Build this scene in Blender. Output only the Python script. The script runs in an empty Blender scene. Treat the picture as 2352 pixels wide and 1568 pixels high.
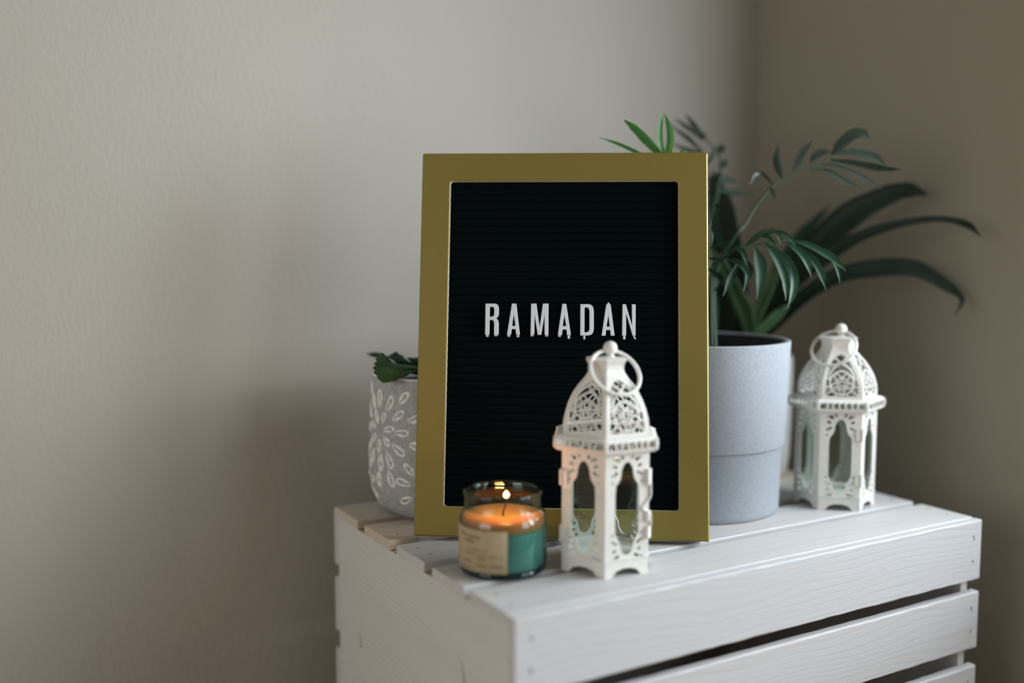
import bpy, bmesh, math, random
from mathutils import Vector, Matrix

# ------------------------------------------------------------------ camera, sky, lights, exposure
S = 0.01                      # all modelling coordinates below are centimetres; crate top is z = 0
FLOOR = -24.0                 # the crate stands on the floor, 24 cm below its top
F_PX = 2284.3
CAM = Vector((-30.184, -50.996, 22.476))
YAW, PITCH, ROLL = 0.531, -0.090, 0.002
FW = Vector((math.sin(YAW) * math.cos(PITCH), math.cos(YAW) * math.cos(PITCH), math.sin(PITCH)))
_r = Vector((math.cos(YAW), -math.sin(YAW), 0))
_u = _r.cross(FW)
RT = math.cos(ROLL) * _r + math.sin(ROLL) * _u
UP = -math.sin(ROLL) * _r + math.cos(ROLL) * _u

def W(p):                     # centimetres -> metres, floor at zero
    return Vector((p[0] * S, p[1] * S, (p[2] - FLOOR) * S))

def at(u, v, d):              # a point at depth d (cm) along the view axis
    return CAM + (FW + RT * ((u - 1176) / F_PX) - UP * ((v - 784) / F_PX)) * d

scene = bpy.context.scene
C = scene.collection
cam_data = bpy.data.cameras.new('camera')
cam_data.sensor_width = 36.0
cam_data.lens = F_PX / 2352 * 36.0
cam_data.clip_start = 0.01
cam_data.dof.use_dof = True
cam_data.dof.focus_distance = 0.778
cam_data.dof.aperture_fstop = 1.45
cam_data.dof.aperture_blades = 0
cam = bpy.data.objects.new('camera', cam_data)
C.objects.link(cam)
m = Matrix((RT, UP, -FW)).transposed().to_4x4()
m.translation = W(CAM)
cam.matrix_world = m
scene.camera = cam

world = bpy.data.worlds.new('world')
scene.world = world
world.use_nodes = True
world.node_tree.nodes['Background'].inputs[0].default_value = (0.75, 0.87, 1.0, 1)
world.node_tree.nodes['Background'].inputs[1].default_value = 0.6

YW, XW = 38.3, 56.0           # back wall and right wall planes
def area(name, loc, direction, sx, sy, power, col):
    l = bpy.data.lights.new(name, 'AREA')
    l.shape = 'RECTANGLE'; l.size = sx * S; l.size_y = sy * S
    l.energy = power; l.color = col
    o = bpy.data.objects.new(name, l)
    C.objects.link(o)
    o.location = W(loc)
    o.rotation_euler = Vector(direction).to_track_quat('-Z', 'Y').to_euler()
    return o
# daylight from a bright patch of sky, entering by the window in the right wall just beyond the corner of view
WIN_Y0, WIN_Y1, WIN_Z0, WIN_Z1 = -150.0, 1.6, -6.0, 110.0
area('sky_daylight', (20 + 235, 15 - 188, 58), (-.78, .625, -.16), 74, 80, 32.0, (0.84, 0.91, 1.0))
# softer skylight spread over the near part of the same window, and its far part
area('window_skylight', (XW + 2.5, -16, 34), (-1, 0, 0), 60, 36, 11.0, (0.83, 0.92, 1.0))
area('window_skylight_far', (XW + 2.5, -90, 36), (-1, 0, 0), 60, 90, 11.0, (0.86, 0.95, 1.0))
# weaker warm fill light, with an unseen window added across the room for it
XL = -170.0
WB_Y0, WB_Y1, WB_Z0, WB_Z1 = -90.0, 20.0, -10.0, 90.0
area('left_fill_light', (XL - 3, (WB_Y0 + WB_Y1) / 2, (WB_Z0 + WB_Z1) / 2), (1, 0, 0),
     WB_Z1 - WB_Z0, WB_Y1 - WB_Y0, 12.0, (1.0, 0.965, 0.92))

scene.view_settings.view_transform = 'Standard'
scene.view_settings.look = 'None'
scene.view_settings.exposure = -0.2
scene.view_settings.gamma = 1.0
scene.view_settings.use_curve_mapping = False

# ------------------------------------------------------------------ helpers
rng = random.Random(7)
ORG = {}

def tag(o, label=None, cat=None, group=None, kind=None):
    if label: o['label'] = label
    if cat: o['category'] = cat
    if group: o['group'] = group
    if kind: o['kind'] = kind
    return o

def thing(name, label, cat, base, group=None):
    o = bpy.data.objects.new(name, None)
    C.objects.link(o)
    o.empty_display_size = 0.02
    o.location = W(base)
    ORG[o] = W(base)
    return tag(o, label, cat, group)

def mk(name, verts, faces, mat, parent=None, origin=None, smooth=False, mats=None, fmat=None):
    """one mesh object from centimetre vertices; its own origin sits at 'origin'"""
    if origin is None:
        n = len(verts)
        origin = (sum(v[0] for v in verts) / n, sum(v[1] for v in verts) / n, sum(v[2] for v in verts) / n)
    ow = W(origin)
    me = bpy.data.meshes.new(name)
    me.from_pydata([(W(v) - ow)[:] for v in verts], [], faces)
    for mm in (mats or [mat]):
        me.materials.append(mm)
    if fmat:
        for p, i in zip(me.polygons, fmat): p.material_index = i
    bm = bmesh.new(); bm.from_mesh(me)
    bmesh.ops.recalc_face_normals(bm, faces=bm.faces)
    bm.to_mesh(me); bm.free()
    if smooth:
        me.polygons.foreach_set('use_smooth', [True] * len(me.polygons))
    o = bpy.data.objects.new(name, me)
    C.objects.link(o)
    ORG[o] = ow
    if parent is not None:
        o.parent = parent
        o.location = ow - ORG[parent]
    else:
        o.location = ow
    return o

class G:
    """gathers pieces of one mesh"""
    def __init__(self): self.v, self.f = [], []
    def add(self, v, f):
        n = len(self.v)
        self.v += [tuple(x) for x in v]
        self.f += [tuple(i + n for i in q) for q in f]
    def box(self, x0, x1, y0, y1, z0, z1):
        self.add(*box(x0, x1, y0, y1, z0, z1))
    def make(self, name, mat, parent=None, **k): return mk(name, self.v, self.f, mat, parent, **k)

BF = [(0, 1, 3, 2), (4, 6, 7, 5), (0, 4, 5, 1), (2, 3, 7, 6), (0, 2, 6, 4), (1, 5, 7, 3)]
def box(x0, x1, y0, y1, z0, z1):
    return [(x, y, z) for x in (x0, x1) for y in (y0, y1) for z in (z0, z1)], BF

def loft(rings, close=True, cap=True):
    n = len(rings[0]); v = [p for r in rings for p in r]; f = []
    for i in range(len(rings) - 1):
        for j in range(n if close else n - 1):
            k = (j + 1) % n
            f.append((i * n + j, i * n + k, (i + 1) * n + k, (i + 1) * n + j))
    if cap and close:
        f.append(tuple(range(n - 1, -1, -1)))
        f.append(tuple((len(rings) - 1) * n + j for j in range(n)))
    return v, f

def lathe(prof, cx, cy, n=64, a0=0.0, a1=None, z0=0.0):
    full = a1 is None
    if full: a1 = a0 + 2 * math.pi
    m_ = n if full else n + 1
    v = [(cx + r * math.cos(a0 + (a1 - a0) * j / n), cy + r * math.sin(a0 + (a1 - a0) * j / n), z + z0)
         for r, z in prof for j in range(m_)]
    f = []
    for i in range(len(prof) - 1):
        for j in range(n):
            k = (j + 1) % m_ if full else j + 1
            f.append((i * m_ + j, i * m_ + k, (i + 1) * m_ + k, (i + 1) * m_ + j))
    return v, f

def catmull(pts, per=5):
    P = [Vector(p) for p in pts]
    if len(P) < 3: per = max(per, 6)
    out = []
    for i in range(len(P) - 1):
        a = P[i - 1] if i else P[0] * 2 - P[1]
        b, c = P[i], P[i + 1]
        d = P[i + 2] if i + 2 < len(P) else c * 2 - b
        for k in range(per):
            t = k / per
            out.append(0.5 * ((2 * b) + (c - a) * t + (2 * a - 5 * b + 4 * c - d) * t * t + (3 * b - a - 3 * c + d) * t ** 3))
    out.append(P[-1])
    return out

def tube(pts, rad, n=8, closed=False, cap=True):
    P = [Vector(p) for p in pts]
    R = rad if isinstance(rad, (list, tuple)) else [rad] * len(P)
    rings = []
    x = None
    for i, p in enumerate(P):
        a = P[i - 1] if (i or closed) else p
        b = P[(i + 1) % len(P)] if (i + 1 < len(P) or closed) else p
        t = (b - a).normalized()
        x = (x - t * t.dot(x)) if x is not None else t.cross(Vector((0.13, 0.31, 0.94)))
        if x.length < 1e-4: x = t.cross(Vector((1, 0.2, 0)))
        x.normalize(); y = t.cross(x)
        rings.append([tuple(p + (x * math.cos(2 * math.pi * k / n) + y * math.sin(2 * math.pi * k / n)) * R[i]) for k in range(n)])
    if closed:
        # fixed reference for rings of constant plane
        v, f = loft(rings, True, False)
        L = len(rings)
        for k in range(n):
            j = (k + 1) % n
            f.append(((L - 1) * n + k, (L - 1) * n + j, j, k))
        return v, f
    return loft(rings, True, cap)

def ring_tube(c, e1, e2, R, r, n=48, m_=10):
    c, e1, e2 = Vector(c), Vector(e1).normalized(), Vector(e2).normalized()
    nn = e1.cross(e2)
    v, f = [], []
    for i in range(n):
        a = 2 * math.pi * i / n
        d = e1 * math.cos(a) + e2 * math.sin(a)
        for k in range(m_):
            b = 2 * math.pi * k / m_
            v.append(tuple(c + d * (R + r * math.cos(b)) + nn * r * math.sin(b)))
    for i in range(n):
        for k in range(m_):
            f.append((i * m_ + k, i * m_ + (k + 1) % m_, ((i + 1) % n) * m_ + (k + 1) % m_, ((i + 1) % n) * m_ + k))
    return v, f

def sphere(c, r, n=20, m_=12, sz=1.0):
    return lathe([(max(1e-3, r * math.sin(math.pi * i / m_)), -r * sz * math.cos(math.pi * i / m_)) for i in range(m_ + 1)], c[0], c[1], n, z0=c[2])

def filled(polys, half, bevel=0.0, res=1, thin=0.0):
    """flat sheet with holes from 2D outlines (first outline outer, the others holes); returns verts, faces in (x, y, depth)"""
    cu = bpy.data.curves.new('outline', 'CURVE')
    cu.dimensions = '2D'; cu.fill_mode = 'BOTH'
    cu.extrude = max(half - bevel, 0.001); cu.bevel_depth = bevel; cu.bevel_resolution = res
    cu.offset = -bevel - thin
    for P in polys:
        sp = cu.splines.new('POLY')
        sp.points.add(len(P) - 1)
        for q, p in zip(sp.points, P): q.co = (p[0], p[1], 0, 1)
        sp.use_cyclic_u = True
    o = bpy.data.objects.new('outline', cu)
    C.objects.link(o)
    dg = bpy.context.evaluated_depsgraph_get()
    me = bpy.data.meshes.new_from_object(o.evaluated_get(dg))
    v = [tuple(x.co) for x in me.vertices]; f = [tuple(p.vertices) for p in me.polygons]
    bpy.data.objects.remove(o); bpy.data.curves.remove(cu); bpy.data.meshes.remove(me)
    return v, f

# ------------------------------------------------------------------ materials
def lin(c): return tuple(((x / 255) / 12.92 if x / 255 <= .04045 else ((x / 255 + .055) / 1.055) ** 2.4) for x in c)

def new_mat(name):
    mt = bpy.data.materials.new(name); mt.use_nodes = True
    nt = mt.node_tree
    return mt, nt, nt.nodes['Principled BSDF'], nt.nodes['Material Output']

def node(nt, kind, **k):
    n = nt.nodes.new(kind)
    for a, b in k.items():
        if a.startswith('_'): n.inputs[int(a[1:])].default_value = b
        else: setattr(n, a, b)
    return n

def plain(name, col, rough=.5, metal=0.0, var=0.06, vscale=60, bump=0.0, bscale=400, sss=0.0, ssr=(.01, .006, .003), spec=None, coat=0.0):
    """principled material with a mild procedural colour variation and fine relief"""
    mt, nt, b, out = new_mat(name)
    tc = node(nt, 'ShaderNodeTexCoord')
    nz = node(nt, 'ShaderNodeTexNoise'); nz.inputs['Scale'].default_value = vscale; nz.inputs['Detail'].default_value = 4
    nt.links.new(tc.outputs['Object'], nz.inputs['Vector'])
    rp = node(nt, 'ShaderNodeValToRGB')
    rp.color_ramp.elements[0].position = .3; rp.color_ramp.elements[1].position = .7
    rp.color_ramp.elements[0].color = (*[c * (1 - var) for c in col], 1)
    rp.color_ramp.elements[1].color = (*[min(1, c * (1 + var)) for c in col], 1)
    nt.links.new(nz.outputs['Fac'], rp.inputs['Fac'])
    nt.links.new(rp.outputs['Color'], b.inputs['Base Color'])
    b.inputs['Roughness'].default_value = rough; b.inputs['Metallic'].default_value = metal
    if spec is not None: b.inputs['Specular IOR Level'].default_value = spec
    if coat: b.inputs['Coat Weight'].default_value = coat
    if sss:
        b.inputs['Subsurface Weight'].default_value = sss
        b.inputs['Subsurface Radius'].default_value = ssr
        b.inputs['Subsurface Scale'].default_value = 1.0
    if bump:
        n2 = node(nt, 'ShaderNodeTexNoise'); n2.inputs['Scale'].default_value = bscale; n2.inputs['Detail'].default_value = 3
        nt.links.new(tc.outputs['Object'], n2.inputs['Vector'])
        bp = node(nt, 'ShaderNodeBump'); bp.inputs['Strength'].default_value = bump; bp.inputs['Distance'].default_value = .001
        nt.links.new(n2.outputs['Fac'], bp.inputs['Height'])
        nt.links.new(bp.outputs['Normal'], b.inputs['Normal'])
    return mt

def paint_wall(name, col):
    mt, nt, b, out = new_mat(name)
    tc = node(nt, 'ShaderNodeTexCoord')
    mp = node(nt, 'ShaderNodeMapping'); mp.inputs['Scale'].default_value = (1, 1, .62); mp.inputs['Rotation'].default_value = (0, math.radians(18), 0)
    nt.links.new(tc.outputs['Object'], mp.inputs['Vector'])
    nz = node(nt, 'ShaderNodeTexNoise'); nz.inputs['Scale'].default_value = 230; nz.inputs['Detail'].default_value = 2.5; nz.inputs['Roughness'].default_value = .45
    nt.links.new(mp.outputs['Vector'], nz.inputs['Vector'])
    big = node(nt, 'ShaderNodeTexNoise'); big.inputs['Scale'].default_value = 12
    nt.links.new(tc.outputs['Object'], big.inputs['Vector'])
    rp = node(nt, 'ShaderNodeValToRGB')
    rp.color_ramp.elements[0].color = (*[c * .98 for c in col], 1); rp.color_ramp.elements[1].color = (*[c * 1.02 for c in col], 1)
    nt.links.new(big.outputs['Fac'], rp.inputs['Fac']); nt.links.new(rp.outputs['Color'], b.inputs['Base Color'])
    bp = node(nt, 'ShaderNodeBump'); bp.inputs['Strength'].default_value = .42; bp.inputs['Distance'].default_value = .0012
    nt.links.new(nz.outputs['Fac'], bp.inputs['Height']); nt.links.new(bp.outputs['Normal'], b.inputs['Normal'])
    b.inputs['Roughness'].default_value = .62; b.inputs['Specular IOR Level'].default_value = .3
    return mt

def wood(name, axis, white, line, raw, raw_amt, freq=170, seed=0.0, lineamt=.5, rough=.55):
    """white-stained pine; axis is the object axis the grain runs along"""
    mt, nt, b, out = new_mat(name)
    L = nt.links.new
    tc = node(nt, 'ShaderNodeTexCoord'); oi = node(nt, 'ShaderNodeObjectInfo')
    sep = node(nt, 'ShaderNodeSeparateXYZ'); L(tc.outputs['Object'], sep.inputs[0])
    al = sep.outputs[0] if axis == 'x' else sep.outputs[1]
    c1 = sep.outputs[1] if axis == 'x' else sep.outputs[0]
    ac = node(nt, 'ShaderNodeMath', operation='ADD'); L(c1, ac.inputs[0]); L(sep.outputs[2], ac.inputs[1])
    rnd = node(nt, 'ShaderNodeMath', operation='MULTIPLY'); L(oi.outputs['Random'], rnd.inputs[0]); rnd.inputs[1].default_value = 9.0
    # growth lines wander along the board
    als = node(nt, 'ShaderNodeMath', operation='MULTIPLY'); L(al, als.inputs[0]); als.inputs[1].default_value = 4.5
    acs = node(nt, 'ShaderNodeMath', operation='MULTIPLY'); L(ac.outputs[0], acs.inputs[0]); acs.inputs[1].default_value = 16
    cv = node(nt, 'ShaderNodeCombineXYZ'); L(als.outputs[0], cv.inputs[0]); L(acs.outputs[0], cv.inputs[1]); L(rnd.outputs[0], cv.inputs[2])
    n1 = node(nt, 'ShaderNodeTexNoise'); n1.inputs['Scale'].default_value = 1.0; n1.inputs['Detail'].default_value = 1.5
    L(cv.outputs[0], n1.inputs['Vector'])
    w1 = node(nt, 'ShaderNodeMath', operation='MULTIPLY'); L(n1.outputs['Fac'], w1.inputs[0]); w1.inputs[1].default_value = .055
    yy = node(nt, 'ShaderNodeMath', operation='ADD'); L(ac.outputs[0], yy.inputs[0]); L(w1.outputs[0], yy.inputs[1])
    fr = node(nt, 'ShaderNodeMath', operation='MULTIPLY'); L(yy.outputs[0], fr.inputs[0]); fr.inputs[1].default_value = freq * 2 * math.pi
    sn = node(nt, 'ShaderNodeMath', operation='SINE'); L(fr.outputs[0], sn.inputs[0])
    mr = node(nt, 'ShaderNodeMapRange'); L(sn.outputs[0], mr.inputs['Value'])
    mr.inputs['From Min'].default_value = .1; mr.inputs['From Max'].default_value = 1.0
    # fibres
    cf = node(nt, 'ShaderNodeCombineXYZ')
    a2 = node(nt, 'ShaderNodeMath', operation='MULTIPLY'); L(al, a2.inputs[0]); a2.inputs[1].default_value = 12
    b2 = node(nt, 'ShaderNodeMath', operation='MULTIPLY'); L(ac.outputs[0], b2.inputs[0]); b2.inputs[1].default_value = 900
    L(a2.outputs[0], cf.inputs[0]); L(b2.outputs[0], cf.inputs[1]); L(rnd.outputs[0], cf.inputs[2])
    n2 = node(nt, 'ShaderNodeTexNoise'); n2.inputs['Scale'].default_value = 1; n2.inputs['Detail'].default_value = 3
    L(cf.outputs[0], n2.inputs['Vector'])
    # patches where the stain is thin
    n3 = node(nt, 'ShaderNodeTexNoise'); n3.inputs['Scale'].default_value = 1.0; n3.inputs['Detail'].default_value = 3
    c3 = node(nt, 'ShaderNodeVectorMath', operation='MULTIPLY'); L(cv.outputs[0], c3.inputs[0]); c3.inputs[1].default_value = (.7, 4.0, 1)
    L(c3.outputs[0], n3.inputs['Vector'])
    pm = node(nt, 'ShaderNodeMapRange'); L(n3.outputs['Fac'], pm.inputs['Value'])
    pm.inputs['From Min'].default_value = .42; pm.inputs['From Max'].default_value = .68
    lm = node(nt, 'ShaderNodeMath', operation='MULTIPLY'); L(mr.outputs[0], lm.inputs[0]); L(n2.outputs['Fac'], lm.inputs[1])
    la = node(nt, 'ShaderNodeMath', operation='MULTIPLY'); L(lm.outputs[0], la.inputs[0]); la.inputs[1].default_value = lineamt
    ra = node(nt, 'ShaderNodeMath', operation='MULTIPLY'); L(pm.outputs[0], ra.inputs[0]); ra.inputs[1].default_value = raw_amt
    m1 = node(nt, 'ShaderNodeMixRGB'); m1.inputs[1].default_value = (*white, 1); m1.inputs[2].default_value = (*raw, 1); L(ra.outputs[0], m1.inputs[0])
    m2 = node(nt, 'ShaderNodeMixRGB'); m2.inputs[2].default_value = (*line, 1); L(m1.outputs[0], m2.inputs[1]); L(la.outputs[0], m2.inputs[0])
    L(m2.outputs[0], b.inputs['Base Color'])
    b.inputs['Roughness'].default_value = rough; b.inputs['Specular IOR Level'].default_value = .35
    hh = node(nt, 'ShaderNodeMath', operation='ADD'); L(lm.outputs[0], hh.inputs[0]); L(n2.outputs['Fac'], hh.inputs[1])
    bp = node(nt, 'ShaderNodeBump'); bp.inputs['Strength'].default_value = .18; bp.inputs['Distance'].default_value = .0006; bp.invert = True
    L(hh.outputs[0], bp.inputs['Height']); L(bp.outputs['Normal'], b.inputs['Normal'])
    return mt

def thin_glass(name, tint, rough=.02, refl=1.0, power=4.5, low=.04, edge=1.0):
    mt, nt, b, out = new_mat(name)
    nt.nodes.remove(b)
    tr = node(nt, 'ShaderNodeBsdfTransparent'); tr.inputs[0].default_value = (*tint, 1)
    gl = node(nt, 'ShaderNodeBsdfGlossy'); gl.inputs['Roughness'].default_value = rough
    gl.inputs[0].default_value = (.9 * refl, .97 * refl, .95 * refl, 1)
    lw = node(nt, 'ShaderNodeLayerWeight')
    pw = node(nt, 'ShaderNodeMath', operation='POWER'); nt.links.new(lw.outputs['Facing'], pw.inputs[0]); pw.inputs[1].default_value = power
    fz = node(nt, 'ShaderNodeMapRange'); nt.links.new(pw.outputs[0], fz.inputs[0])
    fz.inputs['To Min'].default_value = low; fz.inputs['To Max'].default_value = .9
    tc = node(nt, 'ShaderNodeTexCoord'); nz = node(nt, 'ShaderNodeTexNoise'); nz.inputs['Scale'].default_value = 90
    bp = node(nt, 'ShaderNodeBump'); bp.inputs['Strength'].default_value = .03; bp.inputs['Distance'].default_value = .001
    nt.links.new(tc.outputs['Object'], nz.inputs['Vector']); nt.links.new(nz.outputs['Fac'], bp.inputs['Height'])
    nt.links.new(bp.outputs['Normal'], gl.inputs['Normal'])
    if edge > 1:                 # light crosses more glass where the wall is seen obliquely
        p2 = node(nt, 'ShaderNodeMath', operation='POWER'); nt.links.new(lw.outputs['Facing'], p2.inputs[0]); p2.inputs[1].default_value = 1.6
        mc = node(nt, 'ShaderNodeMixRGB'); nt.links.new(p2.outputs[0], mc.inputs[0])
        mc.inputs[1].default_value = (*tint, 1); mc.inputs[2].default_value = (*[c ** edge for c in tint], 1)
        nt.links.new(mc.outputs[0], tr.inputs[0])
    mx = node(nt, 'ShaderNodeMixShader')
    nt.links.new(fz.outputs[0], mx.inputs[0]); nt.links.new(tr.outputs[0], mx.inputs[1]); nt.links.new(gl.outputs[0], mx.inputs[2])
    nt.links.new(mx.outputs[0], out.inputs[0])
    return mt

def leaf_mat(name, top, back, rough=.38, trans=.25, vein=500):
    mt, nt, b, out = new_mat(name)
    tc = node(nt, 'ShaderNodeTexCoord')
    nz = node(nt, 'ShaderNodeTexNoise'); nz.inputs['Scale'].default_value = 55; nz.inputs['Detail'].default_value = 4
    nt.links.new(tc.outputs['Object'], nz.inputs['Vector'])
    rp = node(nt, 'ShaderNodeValToRGB')
    rp.color_ramp.elements[0].position = .3; rp.color_ramp.elements[1].position = .72
    rp.color_ramp.elements[0].color = (*top, 1); rp.color_ramp.elements[1].color = (*back, 1)
    nt.links.new(nz.outputs['Fac'], rp.inputs['Fac']); nt.links.new(rp.outputs['Color'], b.inputs['Base Color'])
    b.inputs['Roughness'].default_value = rough; b.inputs['Specular IOR Level'].default_value = .28
    tl = node(nt, 'ShaderNodeBsdfTranslucent'); nt.links.new(rp.outputs['Color'], tl.inputs[0])
    mx = node(nt, 'ShaderNodeMixShader'); mx.inputs[0].default_value = trans
    nt.links.new(b.outputs[0], mx.inputs[1]); nt.links.new(tl.outputs[0], mx.inputs[2]); nt.links.new(mx.outputs[0], out.inputs[0])
    return mt

WALLC = (.445, .41, .352)
M = {}
M['wall'] = paint_wall('wall_paint', WALLC)
M['wall_shaded'] = paint_wall('shaded_wall_paint', (.30, .268, .205))  # the right wall's shade is put into its paint colour
M['ceiling'] = plain('ceiling_paint', (.75, .73, .68), .8)
M['floor'] = wood('oak_floor', 'x', (.42, .30, .19), (.25, .16, .09), (.48, .35, .22), .5, 60)
M['trim'] = plain('white_trim', (.8, .79, .76), .4)
PW, PL, PR = (.535, .535, .54), (.40, .355, .345), (.56, .46, .33)
M['wood_front'] = wood('white_stained_pine_front', 'x', PW, PL, (.53, .475, .45), .35, 190, lineamt=.3)
M['wood_top'] = wood('white_stained_pine_top', 'x', (.56, .555, .55), PL, (.52, .47, .42), .45, 150, lineamt=.3)
M['wood_thin_shaded'] = wood('shaded_thin_stain_pine', 'x', (.58, .52, .44), (.38, .29, .20), (.54, .43, .30), .7, 170, lineamt=.6)  # thin stain, plus the board's warm shade put into the tan
M['wood_end'] = wood('white_stained_pine_end', 'y', (.62, .605, .585), (.46, .43, .40), (.58, .54, .49), .4, 240, lineamt=.3)
M['raw'] = plain('raw_pine', (.52, .38, .22), .7, var=.2, vscale=150)
M['nail'] = plain('dark_staple', (.06, .055, .05), .5, .6)
M['dent'] = plain('filled_dent', (.38, .36, .34), .8)
M['knot'] = plain('dark_knot_edge', (.10, .10, .10), .7, var=.3, vscale=500)
M['gold'] = plain('satin_gold_paint', (.262, .20, .046), .40, .4, var=.04, vscale=900, bump=.12, bscale=2600)
M['goldraw'] = plain('pale_cut_edge', (.72, .68, .55), .6)
M['felt'] = plain('black_felt', (.0022, .0046, .0052), .95, var=.4, vscale=1500, bump=.3, bscale=2500, spec=.02)
M['letter'] = plain('white_plastic', (.68, .72, .76), .45, var=.02)
M['backing'] = plain('dark_backing', (.05, .05, .045), .8)
M['lantern'] = plain('white_enamel', (.74, .71, .655), .42, var=.05, vscale=220, bump=.05, bscale=900)
M['pane'] = thin_glass('clear_pane', (.965, .99, .98))
M['concrete'] = plain('grey_concrete', (.29, .31, .335), .75, var=.09, vscale=420, bump=.15, bscale=700)
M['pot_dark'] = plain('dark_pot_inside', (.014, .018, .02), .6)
M['soil'] = plain('potting_soil', (.025, .018, .012), .95, var=.5, vscale=300, bump=1.0, bscale=350)
M['whitepot'] = plain('white_ceramic', (.62, .60, .56), .35)
M['leftpot'] = plain('grey_stoneware', (.37, .37, .365), .7, var=.18, vscale=260, bump=.2, bscale=600)
M['petal'] = plain('white_slip_relief', (.78, .78, .76), .6, var=.12, vscale=500, bump=.2, bscale=800)
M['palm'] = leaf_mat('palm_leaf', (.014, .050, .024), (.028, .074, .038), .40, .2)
M['palmgrey'] = leaf_mat('sheen_palm_leaf', (.034, .060, .044), (.062, .090, .070), .36, .2)  # grey sheen of reflected light put into the leaf colour
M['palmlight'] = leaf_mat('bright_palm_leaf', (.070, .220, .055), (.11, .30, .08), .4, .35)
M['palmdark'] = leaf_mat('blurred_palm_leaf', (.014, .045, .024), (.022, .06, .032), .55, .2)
M['stem'] = plain('green_stem', (.018, .055, .024), .5, var=.2)
M['clivia'] = leaf_mat('strap_leaf', (.005, .015, .008), (.009, .023, .011), .5, .04)
M['cliviapale'] = leaf_mat('strap_leaf_base', (.06, .13, .05), (.10, .18, .08), .45, .15)
M['herb'] = leaf_mat('scalloped_leaf', (.020, .066, .018), (.042, .098, .030), .55, .15)
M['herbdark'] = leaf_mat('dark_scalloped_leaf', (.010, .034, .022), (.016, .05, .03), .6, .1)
M['jar'] = thin_glass('green_jar_glass', (.60, .74, .71), .03, 1.0, 3.6, .045, 6.0)
M['jarbase'] = plain('thick_green_glass', (.004, .018, .018), .08, var=.1, spec=.5)
M['wax'] = plain('candle_wax', (.10, .35, .30), .45, var=.05, sss=.6, ssr=(.004, .006, .005))
M['melt_glow'] = plain('glow_tinted_melt', (.66, .32, .13), .3, var=.05, sss=1.0, ssr=(.012, .005, .002))  # melted wax with the flame's orange glow put into its colour
M['paper'] = plain('kraft_label', (.42, .33, .20), .7, var=.06, vscale=300)
M['ink'] = plain('brown_ink', (.12, .075, .05), .8)
M['wick'] = plain('charred_wick', (.05, .035, .02), .8)

def emission(name, col, st):
    mt, nt, b, out = new_mat(name)
    nt.nodes.remove(b)
    e = node(nt, 'ShaderNodeEmission'); e.inputs[0].default_value = (*col, 1); e.inputs[1].default_value = st
    nt.links.new(e.outputs[0], out.inputs[0])
    return mt
M['flame'] = emission('candle_flame', (1.0, .46, .17), 18.0)

# ------------------------------------------------------------------ the room
YF, ZC = -300.0, 216.0
TH, TR = 14.0, 8.0
def struct(name, g, mat): return tag(g.make(name, mat), kind='structure')
g = G(); g.box(XL - TH, XW + TH, YW, YW + TH, FLOOR, ZC); struct('wall_back', g, M['wall'])
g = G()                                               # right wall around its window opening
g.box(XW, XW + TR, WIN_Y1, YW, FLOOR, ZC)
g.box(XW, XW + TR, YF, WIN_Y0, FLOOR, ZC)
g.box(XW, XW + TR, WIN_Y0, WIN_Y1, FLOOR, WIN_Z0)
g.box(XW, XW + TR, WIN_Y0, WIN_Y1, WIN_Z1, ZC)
struct('wall_right', g, M['wall_shaded'])
g = G(); g.box(XL - TH, XW + TH, YF - TH, YF, FLOOR, ZC); struct('wall_front', g, M['wall'])
g = G()                                               # left wall around the window added for the fill light
g.box(XL - TH, XL, YF, WB_Y0, FLOOR, ZC); g.box(XL - TH, XL, WB_Y1, YW, FLOOR, ZC)
g.box(XL - TH, XL, WB_Y0, WB_Y1, FLOOR, WB_Z0); g.box(XL - TH, XL, WB_Y0, WB_Y1, WB_Z1, ZC)
struct('wall_left', g, M['wall'])
g = G(); g.box(XL - TH, XW + TH, YF - TH, YW + TH, FLOOR - 10, FLOOR); struct('floor', g, M['floor'])
g = G(); g.box(XL - TH, XW + TH, YF - TH, YW + TH, ZC, ZC + 10); struct('ceiling', g, M['ceiling'])
g = G()                                               # window frames with one mullion each, inside the wall thickness
a, b_ = XW + .2, XW + 2.0
g.box(a, b_, WIN_Y0, WIN_Y0 + 2, WIN_Z0, WIN_Z1); g.box(a, b_, WIN_Y1 - 2, WIN_Y1, WIN_Z0, WIN_Z1)
g.box(a, b_, WIN_Y0 + 2, WIN_Y1 - 2, WIN_Z0, WIN_Z0 + 2); g.box(a, b_, WIN_Y0 + 2, WIN_Y1 - 2, WIN_Z1 - 2, WIN_Z1)
g.box(a, b_, -78, -76, WIN_Z0 + 2, WIN_Z1 - 2)
struct('window_1', g, M['trim'])
g = G()  # frame of the window added for the fill light
a, b_ = XL - 2.5, XL - .5
g.box(a, b_, WB_Y0, WB_Y0 + 4, WB_Z0, WB_Z1); g.box(a, b_, WB_Y1 - 4, WB_Y1, WB_Z0, WB_Z1)
g.box(a, b_, WB_Y0 + 4, WB_Y1 - 4, WB_Z0, WB_Z0 + 4); g.box(a, b_, WB_Y0 + 4, WB_Y1 - 4, WB_Z1 - 4, WB_Z1)
struct('fill_window', g, M['trim'])

# ------------------------------------------------------------------ the crate
CL, CD = 46.0, 31.5
T = 0.8                                               # slat thickness
crate = thing('storage_crate', 'white-stained slatted pine crate standing in the room corner under all the ornaments', 'crate', (CL / 2, CD / 2, FLOOR))

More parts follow.
